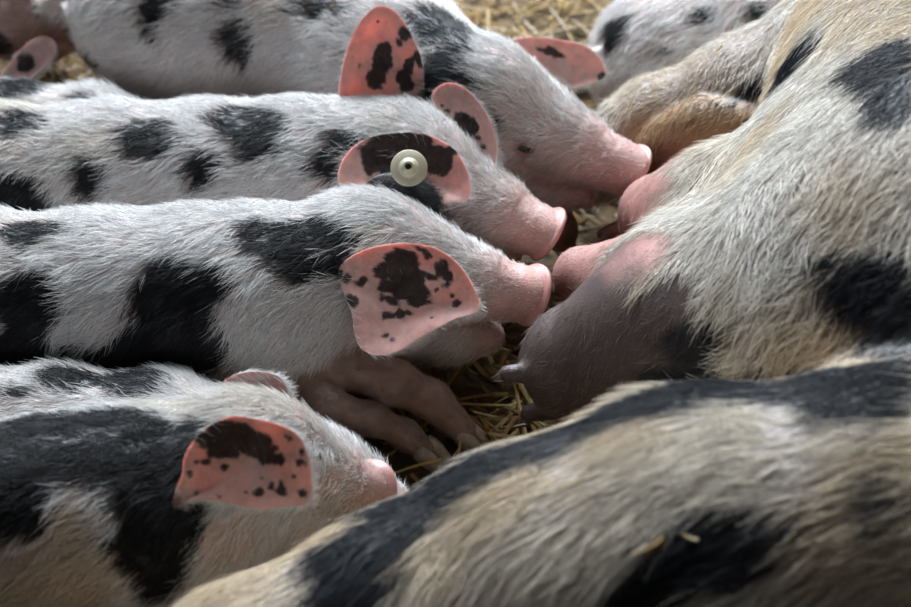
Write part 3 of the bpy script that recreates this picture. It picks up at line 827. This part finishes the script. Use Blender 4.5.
def sow_dens(p):
    a, b, c, d = sow_masks(p); w = np.ones(len(p)) * np.where(haunch_k(p) > .5, 1.1, 1.0)
    w *= 1 - .88 * sstep(-.25, .5, b); w *= 1 - .70 * sstep(-.1, .35, c) * (1 - sstep(-.1, .1, a)); w *= 1 - .3 * sstep(-.1, .2, d)
    px = 455.5 + FOC * (p @ RIGHT) / ((p - CAM) @ FWD); py = (p - CAM) @ UP / ((p - CAM) @ FWD)
    w *= np.where((p[:, 0] > .62) | (p[:, 1] > .95) | (p[:, 2] < .02), .10, 1)
    return w
P, T, (u, v) = sample_surface(SV, SQ, 165000, sow_dens)
Nh = rows(SN[T[:, 0]] * (1 - u - v)[:, None] + SN[T[:, 1]] * u[:, None] + SN[T[:, 2]] * v[:, None])
mb, mp, md, mt = sow_masks(P); hk = haunch_k(P)
mb = mb + rng.normal(0, .07, len(P)); k = sstep(-.02, .08, mb)[:, None]
cream = np.array([.74, .62, .46]); cw = np.array([.74, .71, .65])
tone = np.clip(sstep(-.4, .5, fbm(P * 9, 61, 2)) + .45 * hk, 0, 1)[:, None]
cream = np.array([.66, .55, .41]); colh = (cream * tone + cw * (1 - tone)) * (1 + .06 * fbm(P * 40, 62, 2) + rng.normal(0, .16, len(P)).clip(-.4, .3))[:, None]
t = sstep(-.2, .2, mt)[:, None]; colh = colh * (1 - t) + np.array([.34, .23, .125]) * t
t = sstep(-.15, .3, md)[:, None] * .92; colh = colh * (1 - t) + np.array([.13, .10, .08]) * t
t = sstep(-.3, .3, mp)[:, None] * .8; colh = colh * (1 - t) + np.array([.45, .33, .25]) * t
colh = colh * (1 - k) + (BLACK * np.array([1, 1.15, 1.5]) * (1 + .6 * rng.random((len(P), 1)))) * k
ln = (.025 + .018 * hk) * (1 + .3 * fbm(P * 18, 63, 2)); ln *= 1 - .5 * sstep(-.3, .2, patch_value(P, s_short, .2, 28, 55)); ln *= 1 - .55 * sstep(-.2, .3, mp); ln *= 1 - .45 * sstep(-.1, .3, md); ln *= 1 - .3 * sstep(-.1, .2, mt)
rd = np.full(len(P), .00040) * (1 - .4 * sstep(-.1, .3, md)) * (1 - .4 * sstep(-.1, .3, mp))
pp, rr = grow_hair(P, Nh, sow_flow(P, Nh), ln, rd, .19 - .09 * hk, wander=1 - .55 * hk, K=5, curl=.30, clump=45, gravity=.12)
hair_object('coat', [(pp, rr, colh)], sow)

# ------------------------------------------------------------------ piglets: surface, patches, ears, coat
print('C', round(time.time() - T0, 1)); C_ = finish_pig(C_, 'middle piglet with large forward pink ear finely blotched with dark brown', .0042, 95000,
    [(35, 232, 42, 13, -3), (34, 303, 36, 34, 10), (30, 340, 24, 22), (175, 300, 48, 42, 8), (190, 345, 42, 40), (150, 350, 44, 30), (215, 280, 20, 22), (60, 362, 66, 20), (10, 352, 34, 22), (130, 366, 60, 20), (278, 240, 36, 22, 24), (305, 262, 22, 24, 40), (330, 232, 34, 18, 15), (345, 262, 20, 20)], 11,
    disc_tone=(.64, .30, .27))
px_ear(C_, [(338, 270), (350, 257), (373, 247), (405, 243), (432, 247), (452, 258), (467, 275), (478, 296), (480, 306), (474, 313), (455, 319), (436, 329), (416, 341), (396, 352), (377, 355), (361, 348), (354, 332), (352, 315), (346, 298), (340, 284)],
    2.045, -320, -150, .012, [(402, 262, 19, 14, 10), (405, 280, 22, 20, 20), (392, 272, 20, 12), (414, 290, 14, 12, 30), (388, 284, 12, 9), (362, 281, 8, 5, -35), (390, 300, 12, 4, 25), (417, 303, 10, 4), (441, 268, 8, 10, 20), (430, 276, 8, 4, 20), (448, 276, 6, 7), (420, 249, 8, 3, 20), (428, 255, 6, 5), (436, 290, 3, 3), (456, 303, 5, 4), (453, 295, 3, 3), (391, 315, 8, 4, 10), (400, 314, 6, 6), (385, 316, 3, 5), (408, 312, 5, 3), (387, 335, 4, 3), (391, 340, 3, 4), (346, 278, 4, 6), (341, 288, 4, 5), (352, 302, 5, 8, -20), (432, 318, 1.5, 1.5), (446, 285, 5, 4), (428, 292, 4, 3)],
    (.75, .5), 21, cpx=(408, 296))
px_ear(C_, [(364, 192), (370, 180), (386, 173), (406, 174), (422, 181), (434, 193), (439, 208), (424, 212), (404, 207), (384, 206)], 2.175, 0, 0, -.006, [], (.9, .4), 22, dark=.93)
coat(C_)

print('B', round(time.time() - T0, 1)); B_ = finish_pig(B_, 'piglet with a round cream tag in its pink and dark ear', .0042, 85000,
    [(22, 123, 26, 11, -3), (20, 198, 36, 26, 10), (95, 178, 21, 19, -20), (150, 139, 30, 21, 8), (206, 166, 17, 22, 25), (253, 122, 36, 17, 0), (262, 138, 26, 18), (345, 142, 22, 14), (330, 160, 14, 18), (395, 198, 34, 14), (60, 215, 40, 12)], 12,
    disc_tone=(.62, .32, .29))
px_ear(B_, [(338, 180), (341, 163), (352, 148), (370, 137), (395, 133), (420, 133), (440, 140), (457, 152), (468, 172), (471, 192), (466, 201), (452, 202), (438, 206), (425, 202), (408, 196), (388, 190), (366, 190), (347, 190)],
    2.185, -260, -150, .010, [(400, 140, 36, 10, 3), (384, 152, 24, 16), (415, 150, 26, 14, 10), (436, 160, 18, 16, 20), (443, 166, 10, 11), (372, 164, 10, 12), (450, 150, 8, 5), (400, 168, 20, 16), (360, 147, 4, 3)],
    (.85, .4), 23, cpx=(405, 166))
px_ear(B_, [(340, 104), (341, 76), (347, 50), (358, 25), (372, 9), (384, 6), (398, 14), (412, 36), (421, 58), (424, 82), (423, 108), (405, 124), (360, 122)],
    2.275, 0, 150, .014, [(382, 60, 11, 17, 15), (376, 78, 11, 13, 10), (384, 48, 8, 7), (404, 34, 7, 8, -20), (399, 42, 4, 5), (410, 66, 6, 10, 15), (403, 78, 8, 9), (406, 86, 8, 6), (419, 60, 5, 9), (359, 67, 2.5, 3), (378, 22, 1.5, 1.5), (398, 100, 10, 5)],
    (.1, -1), 24, cpx=(384, 66))
# the tag: flange, stud and hollow are parts of the piglet that wears it
ph = ray(409, 168); tn = unit(np.array([-.05, -.72, .69])); tu = unit(np.cross(tn, RIGHT)); ts = np.cross(tu, tn); dt = 2.150
tc_ = D(409, 168, dt)
def disc_rings(prof, m=40): return lathe_like([tc_ + tn * z + np.array([ts * math.cos(a) * r + tu * math.sin(a) * r for a in np.linspace(0, 2 * math.pi, m, endpoint=False)]) for r, z in prof], m)
V, F = disc_rings([(.0002, -.0015), (.0188, -.0015), (.0197, -.0008), (.0197, .0006), (.0190, .0013), (.0120, .0013), (.0112, .0016), (.0098, .0030), (.0094, .0060), (.0080, .0068), (.0072, .0070), (.0066, .0095), (.0058, .0102), (.0038, .0102), (.0034, .0095)])
tagged = mesh_np('ear_tag', V, F, M_TAG, B_.root); tagged['label'] = 'round cream plastic ear tag with raised stud'
V, F = disc_rings([(.0036, .0100), (.0033, .0060), (.0001, .0058)], 24); mesh_np('tag_hollow', V, F, M_TAGHOLE, tagged)
V, F = disc_rings([(.0045, -.0015), (.0045, -.030), (.0001, -.030)], 24); mesh_np('tag_pin', V, F, M_TAG, tagged)
coat(B_)

print('A', round(time.time() - T0, 1)); A_ = finish_pig(A_, 'far piglet with narrow dark eye drinking at the topmost pink teat', .0045, 90000,
    [(160, 6, 18, 12), (240, 43, 19, 25, 5), (325, 8, 28, 10), (230, 2, 14, 7), (440, 28, 34, 20, 25), (448, 60, 20, 30, 10), (430, 95, 14, 26), (75, 40, 7, 26, -20), (92, 62, 6, 16, -30), (497, 122, 8, 12), (470, 88, 10, 10)], 13,
    disc_tone=(.58, .30, .28))
px_ear(A_, [(432, 94), (445, 83), (462, 86), (478, 101), (490, 120), (497, 145), (496, 166), (488, 172), (475, 165), (462, 150), (448, 130), (437, 112)],
    2.245, -120, -100, .006, [(462, 120, 10, 8, 30), (456, 128, 8, 6), (472, 126, 7, 9), (448, 116, 4, 8), (442, 106, 3, 3), (445, 111, 2, 2), (484, 148, 5, 3, 30), (476, 138, 5, 3), (468, 134, 8, 5)],
    (.5, .85), 25)
px_ear(A_, [(498, 48), (512, 40), (532, 37), (560, 40), (585, 46), (600, 58), (606, 72), (600, 80), (585, 84), (572, 88), (560, 80), (545, 74), (520, 66)],
    2.40, 120, 0, .012, [(552, 52, 12, 5, 20), (540, 50, 6, 3), (602, 76, 4, 5)], (1, .3), 26)
coat(A_)

print('D', round(time.time() - T0, 1)); D_ = finish_pig(D_, 'black-backed piglet in front with white forehead and speckled ear', .0042, 85000,
    [(30, 445, 85, 42, -14), (110, 440, 90, 40), (165, 492, 52, 58), (20, 490, 46, 56), (185, 400, 40, 16, -8), (150, 540, 40, 34), (168, 562, 34, 34), (195, 440, 30, 30), (-60, 480, 80, 60)], 14,
    hlen=.022, hole_spots=[(60, 580, 62, 56, -20), (75, 525, 18, 30, 20)], disc_tone=(.50, .26, .24), cream_holes=True, bare_px=[(235, 535, 34, 30), (325, 480, 24, 22)], skin_tone=(.46, .30, .26))
px_ear(D_, [(184, 458), (194, 440), (212, 424), (235, 416), (262, 420), (285, 427), (300, 437), (308, 455), (312, 478), (311, 497), (303, 505), (285, 506), (262, 509), (240, 506), (215, 500), (190, 500), (172, 508), (175, 492), (182, 474)],
    1.785, -110, -60, .008, [(238, 436, 36, 14, 18), (215, 440, 22, 12), (255, 450, 26, 10, 15), (272, 458, 14, 7), (225, 452, 20, 8), (205, 462, 8, 4), (196, 462, 4, 4), (225, 466, 5, 5), (290, 438, 7, 3, 20), (302, 452, 4, 6), (300, 462, 5, 5), (272, 484, 4, 6), (281, 490, 4, 8, -20), (258, 492, 5, 4), (301, 492, 5, 5), (246, 492, 3, 2), (294, 476, 3, 3), (262, 478, 2, 2), (196, 492, 2, 2), (220, 496, 2, 1.5), (190, 474, 3, 3)],
    (.8, .4), 27, cpx=(250, 464))
px_ear(D_, [(222, 386), (232, 376), (248, 372), (265, 372), (280, 378), (287, 390), (287, 402), (277, 405), (262, 399), (250, 396), (236, 395)],
    1.930, 80, 0, .008, [], (1, .3), 28, base_col=(.62, .36, .33))
coat(D_)

print('E', round(time.time() - T0, 1)); E_ = finish_pig(E_, 'low white piglet squeezed between the middle piglet and the black-backed one', .005, 38000, [(75, 378, 34, 12, 0), (140, 380, 40, 12), (322, 444, 7, 5, 30), (20, 392, 20, 5)], 15)
generic_ear(E_, 1, 29, back=True); generic_ear(E_, -1, 30, back=True); coat(E_)
print('G', round(time.time() - T0, 1)); G_ = finish_pig(G_, 'small piglet asleep between the tagged piglet and the far one', .005, 26000, [(22, 85, 36, 8, -3), (80, 98, 14, 5), (-10, 98, 14, 7)], 16)
generic_ear(G_, 1, 31); generic_ear(G_, -1, 32); coat(G_)
print('F', round(time.time() - T0, 1)); F_ = finish_pig(F_, "pinkish piglet at the top left corner behind the far piglet's rump", .0055, 30000, [(0, 46, 16, 12), (50, 5, 10, 14), (75, 30, 6, 20)], 17, white=np.array([.52, .36, .30]))
px_ear(F_, [(0, 82), (9, 65), (24, 46), (42, 36), (54, 42), (54, 56), (44, 68), (28, 80), (12, 88)], 2.55, 0, 0, .010, [(25, 62, 9, 11, 40)], (-.3, .9), 33)
generic_ear(F_, 1, 34); coat(F_)
print('H', round(time.time() - T0, 1)); H_ = finish_pig(H_, "white piglet with few grey spots resting beyond the sow's foreleg", .0055, 62000, [(618, 28, 10, 26, 35), (664, 50, 16, 8, 15), (706, 12, 12, 9), (760, 10, 12, 8)], 18)
generic_ear(H_, 1, 35); generic_ear(H_, -1, 36); coat(H_)
# hooves where a foot shows or stands
hoof(C_.root, Z(422, 447, .025), RIGHT * .8 + np.array([0, -.5, -.15]), s=1.25)
hoof(C_.root, Z(461, 431, .019), RIGHT * .8 + np.array([0, -.4, -.10]), s=1.2)
hoof(A_.root, Z(563, 246, .018), RIGHT * .7 + np.array([0, -.6, -.25]))

# ------------------------------------------------------------------ straw bits caught on the animals
def bit(px, py, bvh, L, w, yaw, label, ci):
    h = tangent_hit(bvh, px, py)
    if h is None: return
    V, F, C = stalk_arrays(1, np.array([L]), np.array([w]), np.zeros((1, 3)), np.array([yaw]), np.array([.1]), np.array([.3]), STRAW_COLS[[ci]], 5)
    o = mesh_np('straw_bit', V, F, M_STRAW, None, C, False); o.location = h[0] + h[1] * .006
    q = Vector((0, 0, 1)).rotation_difference(h[1]); o.rotation_euler = q.to_euler()
    tag(o, label, 'straw', 'straw bits caught in the hair')
bit(652, 550, sbv, .026, .007, .3, "broad straw bit on the sow's dark thigh patch", 1)
bit(690, 540, sbv, .013, .0035, -.5, "short straw bit right of the broad one on the thigh", 3)
bit(335, 9, A_.bv, .006, .004, .2, "tiny yellow chaff on the far piglet's black back spot", 0)
bit(722, 52, sbv, .010, .004, .4, "chaff flake on the sow's upper foreleg", 3)
print('script seconds', round(time.time() - T0, 1))
